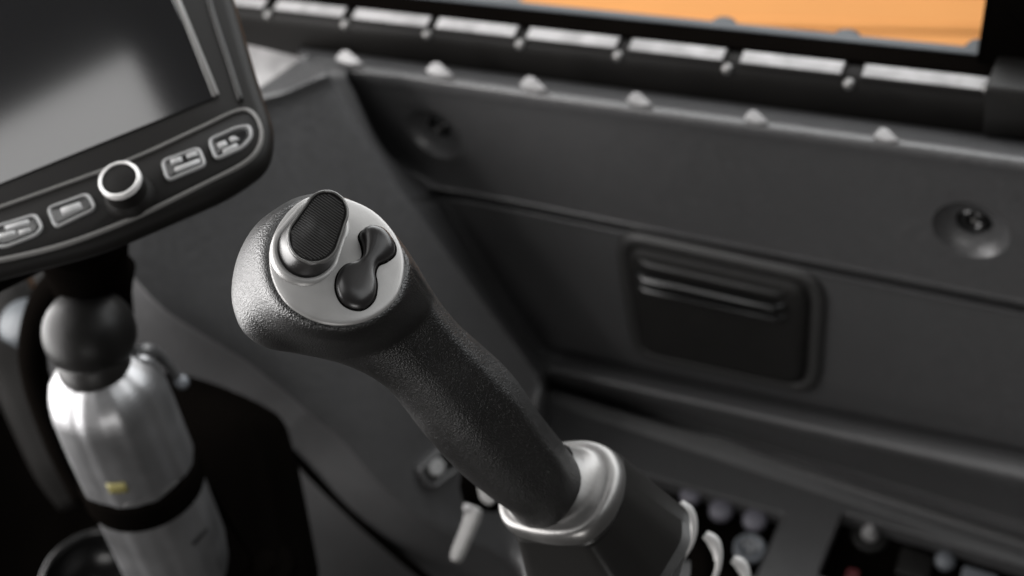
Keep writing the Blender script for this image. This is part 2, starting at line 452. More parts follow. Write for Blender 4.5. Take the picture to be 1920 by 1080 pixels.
# ------------------------------------------------------------------ window rail
def pz(px, py, back): return WALL.at(px, py, back)
RAILP = Plane(wl(1300, 110, -.045), WN)
def sweep(sec, x0, x1, yref, xref=1615, plane=RAILP, nseg=1):
    """sweep a cross-section (a: toward the cab, b: up) along the wall direction through photo row yref at xref"""
    base = plane.at(xref, yref)
    def s_at(x):
        # distance along the wall line whose sight line is closest to column x
        lo, hi = -1.5, 2.5
        for _ in range(50):
            m = (lo+hi)/2; c = CAMROT.transposed() @ (base+HD*m-CAMPOS); px = 960+F*c.x/(-c.z)
            if px > x: lo = m
            else: hi = m
        return (lo+hi)/2
    A = base+HD*s_at(x0); B = base+HD*s_at(x1); fr = []
    for k in range(nseg+1):
        p = A+(B-A)*(k/nseg); fr.append([p+WN*a+VD*b for a, b in sec])
    return ribbon_box(fr)
HD = D_((-4836, 1020, -2667)); HD = (HD-WN*HD.dot(WN)).normalized()
VD = WN.cross(HD); VD = VD if VD.dot(UP) > 0 else -VD
rail = thing('window_rail', 'long black ribbed rail with sky reflections put on top as pale strips, below the window', 'rail', RAILP.at(1200, 150))
# beam body, rounded front
sec = [(0, .000), (.004, -.004), (.006, -.012), (.006, -.040), (.003, -.050), (-.004, -.054), (-.012, -.054), (-.009, .0), ]
v, f = sweep(sec, 300, 2050, 140); obj('beam', v, f, M['bezel'], rail, auto=50)
# raised segment blocks; the sky reflection on top is put into pale strips
segs = [(400, 500), (516, 648), (662, 806), (818, 970), (988, 1160), (1180, 1360), (1388, 1582), (1616, 2000)]
for (x0, x1) in segs:
    sec = [(.001, -.003), (.0045, -.002), (.0045, .0005), (.0035, .0013), (-.0075, .0033), (-.0085, .002), (-.0085, -.003)]
    v, f = sweep(sec, x0, x1, 140)
    sg = obj('segment', v, f, M['bezel'], rail, auto=50)
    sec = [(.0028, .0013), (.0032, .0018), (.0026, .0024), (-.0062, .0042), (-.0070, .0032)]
    v, f = sweep(sec, x0+3, x1-3, 140); obj('top_reflection', v, f, M['pale'], sg, auto=60)
for (x, y) in ((508, 22), (652, 40), (806, 58), (980, 77), (1163, 98), (1368, 122), (1596, 150), (1857, 158)):
    c = RAILP.at(x, y, .004)
    v, f = lathe(c, (WN+UP*.6).normalized(), [(.0042, -.003), (.0042, .001), (.003, .003), (.0004, .0036)], 20); obj('stud', v, f, M['chrome'], rail)
# window frame behind the rail
frame = thing('window_frame', 'black window frame strip with rubber edge below the orange view', 'window frame', RAILP.at(1300, 60))
sec = [(-.0095, -.002), (-.0095, .0035), (-.012, .0055), (-.024, .0065), (-.024, -.02), (-.0095, -.02)]
v, f = sweep(sec, 300, 2050, 140); obj('sash', v, f, M['matte'], frame, auto=50)
FR = Plane(RAILP.at(1615, 140)+WN*-.07, WN)
v, f = sweep([(-.0245, .004), (-.0235, .0078), (-.026, .0092), (-.030, .008), (-.030, .002)], 300, 2050, 140); obj('rubber_seal', v, f, M['seal'], frame, auto=60)
# rubber stops
for i, (x, y, lab) in enumerate(((1357, 52, 'leftmost dark rubber stop on the window frame before the orange panel'), (1588, 76, 'middle dark rubber stop on the window frame, left of the corner post'), (1838, 96, 'dark rubber stop on the window frame touching the black corner post'))):
    c = Plane(RAILP.o-WN*.034, WN).at(x, y)-UP*.009
    v, f = lathe(c, UP, [(.0105, -.012), (.0112, .006), (.0108, .009), (.0095, .0115), (.006, .013), (.0005, .0134)], 28)
    st = obj('rubber_stop', v, f, M['seal'], None, origin=c); top(st, lab, 'stop', 'rubber stops on the window frame')
# corner post
post = thing('corner_post', 'black cab corner post at the top right of the window', 'post', P(1900, 150, 1.0))
q = [(1858, -40), (2050, -40), (2050, 150), (1832, 128)]
pl = Plane(RAILP.o-WN*.03, WN)
v, f = ringset([pl.at(x, y) for x, y in round_poly(q, 6, 3)], WN, bevel_profile(.012, .004, 3, -.05), True); obj('pillar', v, f, M['matte'], post, auto=50)
pl = Plane(RAILP.o+WN*.006, WN)
v, f = ringset([pl.at(x, y) for x, y in round_poly([(1850, 150), (2060, 172), (2060, 262), (1846, 246)], 10, 4)], WN, bevel_profile(.006, .003, 3, -.03), True); obj('bracket', v, f, M['black'], post, auto=50)
# orange machine body outside
OR = Plane(P(1400, 40, 2.1), (D_((-.1, .25, 1))))
body = thing('machine_body', 'bright orange machine bodywork seen through the cab window', 'machine', OR.at(1400, 100))
v, f = ringset([OR.at(x, y) for x, y in [(760, 260), (2300, 260), (2300, -420), (760, -420)]], OR.n, [(0, -.03), (0, -.004), (.004, 0)], True); obj('side_plate', v, f, M['orange'], body, auto=50)
for (y0, y1, hh, t) in ((30, 66, .003, 10), (-30, -8, .003, 8)):
    fr = []
    for x in (900, 1500, 2200):
        y = y0+(y1-y0)*(x-900)/1300*1.0
        fr.append([OR.at(x, y-t, .0), OR.at(x, y-t*.4, hh), OR.at(x, y+t*.4, hh), OR.at(x, y+t, 0), OR.at(x, y, -.01)])
    v, f = ribbon_box(fr); obj('pressed_rib', v, f, M['orange'], body)
v, f = ringset([OR.at(x, y, .002) for x, y in [(700, -60), (965, -60), (985, 40), (700, 40)]], OR.n, [(0, 0), (0, .003)], True)
gp = obj('light_panel', v, f, M['palemark'], body, 'pale grey panel at the left edge of the orange bodywork')

# ------------------------------------------------------------------ monitor
MN = D_((-.10, .48, .87))
MON = Plane(P(237, 335, .68), MN)
mon = thing('monitor', 'black cab display monitor with button strip and rotary knob at upper left', 'monitor', MON.at(200, 500))
hous = round_poly([(-260, 552), (-60, 510), (180, 449), (420, 345), (490, 295), (502, 235), (472, 150), (412, -60), (350, -300), (-260, -100)], [10, 60, 60, 60, 34, 30, 60, 60, 60, 10], 8)
hs = [MON.at(x, y) for x, y in hous]
v, f = ringset(hs, MN, [(.030, -.040), (.022, -.030), (.006, -.018), (-.001, -.012), (-.002, -.008), (-.001, -.003), (.0012, -.0010), (.0035, 0)], True)
housing = obj('housing', v, f, M['bezel'], mon, auto=50)
# raised lip along the right side
lip = [MON.at(x, y, .0) for x, y in ((368, -120), (392, 0), (430, 120), (452, 190))]
v, f = tube(lip, .0015, 10); obj('side_bead', v, f, M['black'], housing)
# glass
gl = round_poly([(-260, 448), (-100, 388), (405, 184), (322, -6), (240, -200), (-260, -60)], 3, 3)
v, f = ringset([MON.at(x, y, -.0002) for x, y in gl], MN, [(0, 0), (0, .0008), (.0004, .0010)], False); obj('screen', v, f, M['glass'], mon, auto=15)
# pale edge line at right of the glass
q = [(316, -30), (327, -30), (412, 178), (400, 184)]
v, f = ringset([MON.at(x, y, .0006) for x, y in round_poly(q, 2, 2)], MN, [(0, 0), (.0002, .0009)], False); obj('edge_line', v, f, M['ringgrey'], mon)
# button strip outline
strip = [(-200, 455), (-60, 408), (60, 366), (240, 300), (380, 236), (446, 206), (476, 210), (492, 240), (488, 276), (460, 308), (380, 350), (250, 412), (130, 458), (30, 484), (-60, 500), (-200, 520)]
so_ = [MON.at(p[0], p[1], 0) for p in closed_crom(strip, 4)]
v, f = ringset(so_, MN, [(-.0002, -.001), (0, .0009), (.0004, .0013), (.0011, .0013), (.0015, .0009), (.0017, .0002)], False, False); bs = obj('button_strip', v, f, M['ringgrey'], mon)
v, f = ringset(so_, MN, [(.0014, .0001), (.0017, .0004)], False, True); obj('strip_face', v, f, M['bezel'], bs)
def mbutton(quad, rr, marks):
    o = [MON.at(p[0], p[1], .0004) for p in round_poly(quad, rr, 6)]
    v, f = ringset(o, MN, [(0, -.0004), (0, .0012), (.0004, .0016), (.0010, .0016), (.0013, .0012), (.0016, .0006)], False, False)
    b = obj('button', v, f, M['btnline'], mon)
    v, f = ringset(o, MN, [(.0016, .0002), (.0022, .0011), (.003, .0012)], False, True); obj('face', v, f, M['gloss'], b)
    for mq in marks:
        o2 = [MON.at(p[0], p[1], .0016) for p in round_poly(mq, 3, 3)]
        v, f = ringset(o2, MN, [(0, -.0002), (.0002, .0003)], False, True); obj('symbol', v, f, M['btnline'], b)
mbutton([(-14, 428), (70, 402), (84, 428), (72, 444), (10, 468), (-20, 462)], 12, [[(10, 427), (56, 414), (59, 423), (13, 436)], [(-6, 444), (30, 434), (33, 443), (-2, 453)], [(36, 436), (60, 430), (60, 438), (40, 444)]])
mbutton([(88, 392), (168, 363), (184, 394), (104, 432)], 13, [[(114, 394), (152, 381), (158, 394), (120, 408)]])
mbutton([(302, 304), (376, 277), (390, 312), (314, 344)], 13, [[(320, 303), (342, 296), (345, 306), (323, 314)], [(350, 293), (370, 286), (373, 295), (353, 302)], [(328, 318), (376, 300), (379, 309), (331, 328)]])
mbutton([(390, 264), (446, 239), (472, 236), (476, 258), (458, 280), (404, 304)], 13, [[(408, 273), (424, 266), (430, 276), (414, 284)], [(430, 262), (440, 258), (452, 264), (436, 272)], [(418, 285), (446, 271), (449, 279), (421, 292)]])
kc = MON.at(246, 372)
r = .0094
kz, f = lathe(kc, MN, [(r*1.28, 0), (r*1.26, .003), (r*1.05, .006), (r*1.04, .014), (r*1.0, .0165), (r*.9, .017)], 48); kb = obj('knob', kz, f, M['bezel'], mon, auto=30)
kf = kc+MN*.0172
v, f = ringset(disc(kf, MN, r*1.06, 48), MN, [(.0000, -.003), (.0001, -.0005), (.0004, .0003), (.0014, .0003), (.0018, -.0005)], False, False); obj('ring', v, f, M['silver'], kb)
# monitor mount
mt = thing('monitor_mount', 'black swivel arm holding the monitor above the bottle', 'mount', P(200, 620, .86))
v, f = tube([P(150, 420, .76), P(160, 490, .82), P(180, 550, .89), P(200, 610, .95), P(220, 690, 1.0)], [.026, .024, .022, .018, .012], 24); obj('arm', v, f, M['matte'], mt)
v, f = lathe(P(185, 520, .86), D_((.2, .9, .4)), [(.012, -.02), (.020, -.016), (.021, .01), (.016, .016), (.0005, .017)], 32); obj('joint', v, f, M['matte'], mt)

# ------------------------------------------------------------------ metal bottle with ball cap
BD = D_(((244-190)/F*1.05*.9, -(1060-640)/F*.9, -.13)); BAX = -BD
btop = P(190, 712, .84)                       # shoulder centre
bot = thing('bottle', 'brushed silver metal bottle with black ball cap standing in a black holder', 'bottle', P(345, 1180, .98))
Rb = .0405
def along(h): return btop+BD*h
prof = [(.016, -.014), (.020, -.012), (.025, -.008), (.0305, -.002), (.0335, .006), (.0348, .015), (.0352, .03), (.0354, .05), (.0354, .10), (.0354, .20), (.033, .215)]
v, f = lathe(btop, BD, prof, 144)
def _ripple(k, p):
    a = 2*math.pi*(k % 144)/144; c0 = btop+BD*(p-btop).dot(BD)
    return c0+(p-c0)*(1+.018*math.sin(5*a+.6)+.012*math.sin(9*a+1)+.005*math.sin(19*a))
v = [_ripple(k, p) for k, p in enumerate(v)]; bb = obj('body', v, f, M['brushed'], bot)
# olive label patch wrapped on the body
aL = (CAMPOS-btop); aL = (aL-BD*aL.dot(BD)).normalized(); bL = BD.cross(aL)
def onb(ang, h, rr): return along(h)+aL*(rr*math.cos(ang))+bL*(rr*math.sin(ang))
sgnx = 1 if (CAMROT.transposed() @ bL).x > 0 else -1
def patch(a0, a1, h0, h1, rr=.0358, t=.0004):
    vs = []; N = 8
    for i in range(N+1):
        a = a0+(a1-a0)*i/N
        for h, q in ((h0, rr-t), (h0, rr), (h1, rr), (h1, rr-t)): vs.append(onb(a*sgnx, h, q))
    return ribbon_box([vs[4*i:4*i+4] for i in range(N+1)])
v, f = patch(-.62, -.30, .052, .061, .0362); pb = obj('printed_mark', v, f, M['label'], bb)
v, f = patch(-.50, .55, .073, .0735); obj('printed_line', v, f, M['ringgrey'], bb)
v, f = patch(.35, .75, .128, .131); obj('printed_line', v, f, M['black'], bb)
cc = P(168, 624, .825)
rb = .0266
pr = [(rb*math.sin(math.pi*i/24)+.0002, -rb*math.cos(math.pi*i/24)) for i in range(25)]
v, f = lathe(cc, BAX, pr, 64); cap = obj('ball_cap', v, f, M['ball'], bot)
v, f = lathe(btop+BD*-.014, BAX, [(.021, -.004), (.0215, 0), (.0205, .004), (.0195, .009), (.018, .011)], 48); obj('neck_ring', v, f, M['black'], cap)
hold = thing('bottle_holder', 'black clamp band and housing gripping the silver bottle', 'holder', P(330, 1100, 1.0))
v, f = lathe(along(.076), BD, [(.0358, 0), (.0378, .001), (.0385, .004), (.0385, .018), (.0378, .021), (.0358, .022)], 64); obj('band', v, f, M['matte'], hold)
# black housing to the right of the bottle
hp = [(262, 690), (340, 712), (420, 745), (484, 782), (516, 900), (556, 1110), (300, 1110), (280, 850)]
HP = Plane(P(400, 850, .98), D_((-.15, .1, 1)))
v, f = ringset([HP.at(x, y) for x, y in round_poly(hp, 30, 5)], HP.n, bevel_profile(.02, .012, 5, -.06), True); obj('housing', v, f, M['matte'], hold, auto=50)
# carrying loop left of the ball
v, f = tube([P(205, 540, .93), P(130, 520, .94), P(84, 560, .95), P(62, 640, .96), P(70, 720, .98), P(110, 830, 1.0), P(160, 930, 1.02)], .0098, 16); obj('loop', v, f, M['matte'], hold)
# small metal catch right of the shoulder
ct = thing('catch', 'small worn metal catch behind the bottle shoulder', 'catch', P(300, 700, .92))
v, f = tube([P(252, 668, .84), P(276, 657, .845), P(300, 668, .86), P(322, 692, .87), P(338, 716, .88)], [.0040, .0048, .0035, .003, .0040], 14); obj('lever', v, f, M['trim'], ct)
v, f = lathe(P(338, 714, .875), D_((0, .3, 1)), [(.0045, -.006), (.0045, 0), (.003, .002), (.0004, .0025)], 20); obj('rivet', v, f, M['bluegrey'], ct)
v, f = tube([P(236, 690, .84), P(262, 676, .842), P(290, 700, .85), P(300, 740, .86)], [.004, .006, .005, .004], 14); obj('spring_arm', v, f, M['brushed'], ct)

# ------------------------------------------------------------------ left background
fw = Plane(P(200, 900, 1.5), D_((.1, .35, 1)))
v, f = ringset([fw.at(x, y) for x, y in [(-900, 1900), (1500, 1900), (1500, 600), (-900, 520)]], fw.n, [(0, -.02), (0, 0)], True)
fl = obj('floor', v, f, M['matte']); fl['kind'] = 'structure'
colm = thing('support_column', 'blue-grey plastic column beside the bottle at the left edge', 'column', P(200, 960, 1.2))
fr = []
for (x, y, w, d) in ((-60, 470, 70, 1.12), (-20, 540, 80, 1.13), (20, 620, 72, 1.14), (50, 700, 66, 1.16), (85, 790, 62, 1.18), (125, 880, 58, 1.20), (160, 940, 50, 1.22)):
    c = P(x, y, d); e1 = D_((.93, .36, 0)); e2 = D_((0, .2, 1)); w = w*d/F
    fr.append([c+e1*(w*math.copysign(abs(math.cos(a))**.7, math.cos(a)))+e2*(w*.6*math.copysign(abs(math.sin(a))**.7, math.sin(a))) for a in [2*math.pi*i/28 for i in range(28)]])
v, f = ribbon_box([[Vector(p) for p in r] for r in crom([np.array([list(p) for p in r]) for r in fr], 5)]); obj('shaft', v, f, M['boot'], colm)
v, f = lathe(P(40, 600, 1.10), D_((-.3, .5, .8)), [(.018, -.02), (.020, 0), (.015, .006), (.0004, .008)], 32); obj('boss', v, f, M['seal'], colm)
# ring at the bottom left
cp = thing('cup_ring', 'black round cup ring at the bottom left below the bottle', 'cup holder', P(180, 1100, 1.1))
cn = D_((.1, .62, .78)); cc2 = P(190, 1090, 1.08)
v, f = ringset(disc(cc2, cn, .048, 64), cn, [(0, -.05), (0, -.004), (.001, -.001), (.003, 0), (.005, -.001), (.006, -.004), (.007, -.04)], False, True); obj('rim', v, f, M['gloss'], cp)
# cable and seam strip over the lower console
cb = thing('hose', 'thin black hose running diagonally under the joystick to the lower edge', 'hose', P(640, 930, 1.1))
v, f = tube([P(470, 765, 1.13), P(520, 820, 1.15), P(600, 905, 1.18), P(700, 1000, 1.21), P(830, 1110, 1.24)], .0042, 14); obj('sleeve', v, f, M['matte'], cb)
cb2 = thing('edge_strip', 'black rubber edge strip descending from the console crease to the bottom', 'strip', P(520, 930, 1.05))
v, f = tube([P(482, 778, 1.04), P(500, 850, 1.03), P(522, 930, 1.02), P(545, 1030, 1.01), P(560, 1120, 1.0)], [.003, .0042, .0045, .0045, .0045], 14); obj('bead', v, f, M['matte'], cb2)
bl = thing('bolt', 'blurry dark bolt near the bottom left of the console', 'bolt', P(500, 1060, .96))
v, f = lathe(P(500, 1060, .95), D_((-.1, .5, .8)), [(.018, -.01), (.018, 0), (.016, .002), (.0095, .002), (.009, .007), (.006, .009), (.0004, .009)], 24); obj('washer', v, f, M['matte'], bl)

# ------------------------------------------------------------------ latch plate, key and tag behind the grip
LPN = (FACET.n).normalized()
LP = Plane(FACET.at(820, 880, .006), LPN)
lt = thing('latch_plate', 'dark grey latch plate with a round disc left of the joystick base', 'latch', LP.at(820, 900))
o = round_poly([(780, 878), (836, 828), (866, 850), (864, 876), (812, 914), (796, 908)], 10, 5)
v, f = ringset([LP.at(x, y) for x, y in o], LPN, [(0, -.006), (0, .003), (.0012, .0045), (.0035, .0045), (.0045, .003), (.0048, .0)], False, False); pt = obj('plate', v, f, M['trim'], lt)
v, f = ringset([LP.at(x, y) for x, y in o], LPN, [(.004, -.001), (.0047, .0012)], False, True); obj('socket', v, f, M['boot'], pt)
c = LP.at(816, 874)
v, f = lathe(c, LPN, [(.0072, 0), (.0072, .004), (.0062, .0052), (.002, .0052), (.0018, .003), (.0003, .003)], 32); obj('disc', v, f, M['palemark'], lt)
ks = thing('key_switch', 'black key switch with a pale flat key beside the silver collar', 'switch', P(905, 930, .96))
v, f = ringset([P(x, y, .96) for x, y in round_poly([(866, 885), (905, 868), (945, 905), (935, 950), (880, 945), (862, 925)], 10, 4)], D_((0, .3, 1)), bevel_profile(.016, .004, 3, -.03), True); obj('barrel', v, f, M['matte'], ks, auto=50)
pl = Plane(P(912, 920, .93), D_((-.1, .3, 1)))
v, f = ringset([pl.at(x, y) for x, y in round_poly([(888, 880), (932, 912), (934, 935), (918, 950), (902, 940)], 8, 4)], pl.n, bevel_profile(.003, .001, 3, -.001), True); obj('key', v, f, M['tag'], ks, 'pale flat key blade', auto=50)
tg = thing('pull_tag', 'narrow pale plastic tag hanging below the key switch', 'tag', P(855, 1055, .93))
pl = Plane(P(870, 1000, .92), D_((-.3, .35, 1)))
v, f = ringset([pl.at(x, y) for x, y in round_poly([(878, 946), (903, 954), (900, 972), (862, 1056), (846, 1052), (848, 1034), (868, 985)], 8, 4)], pl.n, bevel_profile(.005, .002, 3, -.003), True); obj('strap', v, f, M['tag'], tg, auto=60)
v, f = lathe(pl.at(880, 955, .004), pl.n, [(.0028, 0), (.0028, .002), (.0004, .0028)], 16); obj('stud', v, f, M['pale'], tg)

# ------------------------------------------------------------------ THE JOYSTICK
joy = thing('joystick', 'black textured rubber joystick grip with silver thumb plate and silver collar', 'joystick', P(1150, 1060, .68))
PLN = D_((.13, .50, .855))
PL = Plane(P(632, 490, .476), PLN)
plate_px = [(575, 370), (540, 396), (514, 436), (504, 478), (512, 528), (540, 572), (592, 602), (648, 609), (702, 594), (742, 560), (757, 515), (756, 474), (738, 434), (704, 398), (662, 376), (620, 366)]
def rho(px, py):
    a = math.atan2(py-488, px-632); best = None
    # radial distance of the plate outline at this bearing
    d = math.hypot(px-632, py-488)
    k = (a % (2*math.pi))/(2*math.pi)*360; i = int(k) % 360; fr = k-int(k)
    rr = RT[i]*(1-fr)+RT[(i+1) % 360]*fr
    return d/rr
_o = closed_crom(plate_px, 12); _ang = sorted([((math.atan2(p[1]-488, p[0]-632)) % (2*math.pi), math.hypot(p[0]-632, p[1]-488)) for p in _o])
_a = np.array([q[0] for q in _ang]); _r = np.array([q[1] for q in _ang])
RT = list(np.interp(np.linspace(0, 2*math.pi, 361)[:-1], np.concatenate([_a-2*math.pi, _a, _a+2*math.pi]), np.concatenate([_r, _r, _r])))
def dome(rh): return .0030*(1-min(1, rh)**2)
# sections: left px, right px, depth, front radius factor, back radius factor
S = [((975, 985), (1118, 920), .624, .95, .95),
     ((945, 943), (1088, 876), .606, .95, .95),
     ((900, 908), (1062, 842), .595, .98, .98),
     ((850, 868), (1018, 785), .583, 1.0, 1.0),
     ((790, 804), (964, 709), .566, 1.0, 1.05),
     ((742, 742), (905, 652), .552, .98, 1.1),
     ((700, 706), (858, 607), .543, .98, 1.1),
     ((640, 680), (818, 556), .533, .92, 1.0),
     ((560, 663), (778, 490), .520, .90, .95),
     ((500, 652), (748, 447), .510, .88, .85),
     ((458, 622), (703, 402), .505, .86, .80),
     ((438, 573), (652, 372), .506, .85, .80),
     ((437, 528), (612, 362), .508, .85, .80),
     ((446, 485), (582, 364), .510, .85, .80),
     ((463, 447), (552, 372), .512, .85, .80),
     ((482, 420), (528, 386), .513, .8, .80),
     ((500, 404), (510, 396), .514, .6, .60)]
ctrlS = []
for (l, r_, d, ff, fb) in S: ctrlS.append([l[0], l[1], r_[0], r_[1], d, ff, fb])
fs_ = crom(ctrlS, 10)
cen = [P((s[0]+s[2])/2, (s[1]+s[3])/2, s[4]) for s in fs_]
SEG = 144; GV = []
INV = CAMROT.transposed()
def topx(p):
    c = INV @ (p-CAMPOS); return 960+F*c.x/(-c.z), 540-F*c.y/(-c.z), -c.z
for i, s in enumerate(fs_):
    c = cen[i]; l = P(s[0], s[1], s[4]); r_ = P(s[2], s[3], s[4]); e1 = (r_-l); r1 = e1.length/2; e1.normalize()
    t = (cen[min(i+1, len(cen)-1)]-cen[max(i-1, 0)]).normalized()
    if i > 90: t = D_((-.72, .62, .02))
    t = t.lerp(D_((-.72, .62, .02)), smooth01((i-35)/50)).normalized()
    e2 = t.cross(e1).normalized()
    if e2.dot(CAMPOS-c) < 0: e2 = -e2
    u = i/10
    for j in range(SEG):
        a = 2*math.pi*j/SEG; ca, sa = math.cos(a), math.sin(a)
        rr2 = r1*(s[5] if sa > 0 else s[6])
        k = 1.0
        # raised finger seam along the upper right flank
        if 1.2 < u < 9.2:
            da = (a-R(40)+math.pi) % (2*math.pi)-math.pi
            amp = smooth01((u-1.2)/1.5)*smooth01((9.2-u)/1.6)
            k += .085*amp*math.exp(-(da/.20)**2)-.055*amp*math.exp(-((da-.50)/.28)**2)
        p = c+e1*(r1*ca*(1+.0*(k-1)))+e2*(rr2*sa)
        if k != 1: p = c+(p-c)*k
        GV.append(p)
GF = grid_faces(len(fs_), SEG, True); GF.append(tuple(range(SEG))[::-1]); GF.append(tuple(range((len(fs_)-1)*SEG, len(fs_)*SEG)))
grip = obj('grip', GV, GF, M['rubber'], joy)
rm = grip.modifiers.new('remesh', 'REMESH'); rm.mode = 'VOXEL'; rm.voxel_size = .0011; rm.use_smooth_shade = True
sm = grip.modifiers.new('smooth', 'SMOOTH'); sm.factor = .5; sm.iterations = 8
bpy.context.view_layer.update()
_dg = bpy.context.evaluated_depsgraph_get(); _me = bpy.data.meshes.new_from_object(grip.evaluated_get(_dg)); grip.modifiers.clear(); grip.data = _me; _me.name = 'grip'
_me.materials.clear(); _me.materials.append(M['rubber'])
_o = org(grip)
nrm = [v.normal.copy() for v in _me.vertices]
for v, nn in zip(_me.vertices, nrm):
    p = v.co+_o; view = (CAMPOS-p).normalized(); nd = nn.dot(view)
    if nd <= 0: continue
    px, py, dd = topx(p)
    rh = rho(px, py)
    if rh > 1.6: continue
    w = (1-smooth01((rh-1.03)/.5))*smooth01((nd-.02)/.3)
    if w <= 0: continue
    tgt = topx(PL.at(px, py)+PL.n*(dome(rh)-.0008-(.012*(rh-1)**1.3 if rh > 1 else 0)))[2]
    v.co = P(px, py, dd*(1-w)+tgt*w)-_o
for p_ in _me.polygons: p_.use_smooth = True

# thumb plate: shallow domed disc with a rounded rim
ol = closed_crom(plate_px, 8); PV = []; prof = [(1.0, -.006), (1.0, -.0012), (.996, -.0004), (.988, .0001), (.975, .0003)]+[(q, .0004) for q in (.94, .88, .8, .7, .58, .45, .3, .15)]
for (sc_, h) in prof:
    for p in ol:
        x = 632+(p[0]-632)*sc_; y = 488+(p[1]-488)*sc_
        PV.append(PL.at(x, y, h+dome(sc_)))
cix = len(PV); PV.append(PL.at(632, 488, .0004+dome(0)))
N = len(ol); PF = grid_faces(len(prof), N, True)+[((len(prof)-1)*N+i, (len(prof)-1)*N+(i+1) % N, cix) for i in range(N)]
plate = obj('thumb_plate', PV, PF, M['plate'], joy)

# oval thumb button (leaning paddle with ribbed cap)
BN = (PLN+D_((.10, 0, 0))*.0).normalized()
axis_img = (598-566, 0)
def stadium(cx, cy, a, r0, r1, ang, n=20, k=1.0):
    """two round ends (r0 lower, r1 upper) joined, long axis at ang degrees from vertical"""
    dx, dy = math.sin(R(ang)), -math.cos(R(ang)); o = []
    for i in range(n+1):
        t = math.pi*i/n
        o.append((cx+dx*a*k+(math.cos(t)*-dy+math.sin(t)*dx)*r1*k, cy+dy*a*k+(math.cos(t)*dx+math.sin(t)*dy)*r1*k))
    for i in range(n+1):
        t = math.pi+math.pi*i/n
        o.append((cx-dx*a*k+(math.cos(t)*-dy+math.sin(t)*dx)*r0*k, cy-dy*a*k+(math.cos(t)*dx+math.sin(t)*dy)*r0*k))
    return o
def lay(o, h, pl=PL): return [pl.at(x, y)+pl.n*h for x, y in o]
# measured outlines on the plate plane; tops sit above the plate so shift them back on to it
def resample(pts, n=96):
    pts = [np.array(p) for p in pts]; L = [0]
    for i in range(len(pts)): L.append(L[-1]+np.linalg.norm(pts[(i+1) % len(pts)]-pts[i]))
    q = []
    for k in range(n):
        s = L[-1]*k/n
        i = max(j for j in range(len(pts)) if L[j] <= s+1e-12); t = (s-L[i])/max(1e-9, L[i+1]-L[i])
        q.append(pts[i]*(1-t)+pts[(i+1) % len(pts)]*t)
    return q
TOP = Plane(PL.at(600, 470, .0125), D_((.10, .34, .93)))
top_o = resample(stadium(600, 421, 26, 50, 42, 27))
base_o = resample(stadium(588, 452, 24, 57, 48, 30))
tw = [TOP.at(x, y) for x, y in top_o]; bw = [PL.at(x, y, .0025) for x, y in base_o]
tv = []; nlev = 6
mid = [b.lerp(t, 1) for b, t in zip(bw, tw)]
ringsB = []
for k, (q, sc1) in enumerate(((-.25, 1.0), (0, 1.0), (.25, .985), (.6, .975), (.85, .985), (.95, 1.0))):
    cT = sum(tw, Vector())/len(tw)
    rg = [b.lerp(t, q) for b, t in zip(bw, tw)]; cR = sum(rg, Vector())/len(rg); ringsB.append([cR+(p-cR)*sc1 for p in rg])
v = [p for r in ringsB for p in r]; n_ = len(tw)
tb = obj('thumb_button', v, grid_faces(len(ringsB), n_, True)+[tuple(range((len(ringsB)-1)*n_, len(ringsB)*n_))], M['rocker'], joy)
# skirt where the button leaves the plate
v, f = ringset([PL.at(x, y, .0030) for x, y in resample(stadium(587, 455, 24, 60, 50, 30))], PLN, [(-.0018, -.003), (-.0012, -.0003), (-.0004, .0006), (.0006, .0008), (.0012, .0)], False, False); obj('skirt', v, f, M['plate'], tb)
# rim, its specular edge line put into grey colour, and ribbed pad
v, f = ringset(tw, TOP.n, [(0.0, -.0016), (-.0001, -.0003), (.0001, .0002), (.0004, .0003), (.0007, .0001), (.0008, -.0007)], False, True); obj('rim', v, f, M['rimgrey'], tb, auto=50)
c2 = sum(tw, Vector())/len(tw)
along_ = (TOP.at(600+27, 421-50)-TOP.at(600-27, 421+50)).normalized(); cross_ = TOP.n.cross(along_).normalized()
def inside(pt, poly):
    a = (pt-c2).dot(cross_); b = (pt-c2).dot(along_); ins = False; n = len(poly); j = n-1
    for i in range(n):
        if (poly[i][1] > b) != (poly[j][1] > b) and a < (poly[j][0]-poly[i][0])*(b-poly[i][1])/(poly[j][1]-poly[i][1])+poly[i][0]: ins = not ins
        j = i
    return ins
vi, _f = ringset(tw, TOP.n, [(.0014, 0)], False, False); poly = [((p-c2).dot(cross_), (p-c2).dot(along_)) for p in vi]
bmn = min(p[1] for p in poly); bmx = max(p[1] for p in poly); parts = []
pitch = .00088
# ribs run slightly askew across the pad
sk = .18; b = bmn-.006
while b < bmx+.006:
    xs = np.linspace(-.012, .012, 97); run = [x for x in xs if inside(c2+cross_*x+along_*(b+x*sk), poly)]
    if len(run) > 3:
        x0, x1 = run[0], run[-1]; fr = []
        for x in np.linspace(x0, x1, 6):
            bb_ = b+x*sk; sag = -.0007*(1-(x/.009)**2)*.6
            o_ = c2+cross_*x+along_*bb_+TOP.n*(.0004+sag)
            fr.append([o_-along_*pitch*.36-TOP.n*.0006, o_-along_*pitch*.22, o_+along_*pitch*.22, o_+along_*pitch*.36-TOP.n*.0006])
        parts.append(ribbon_box(fr))
    b += pitch
v, f = join(*parts); obj('ribbed_pad', v, f, M['knurl'], tb, auto=30)

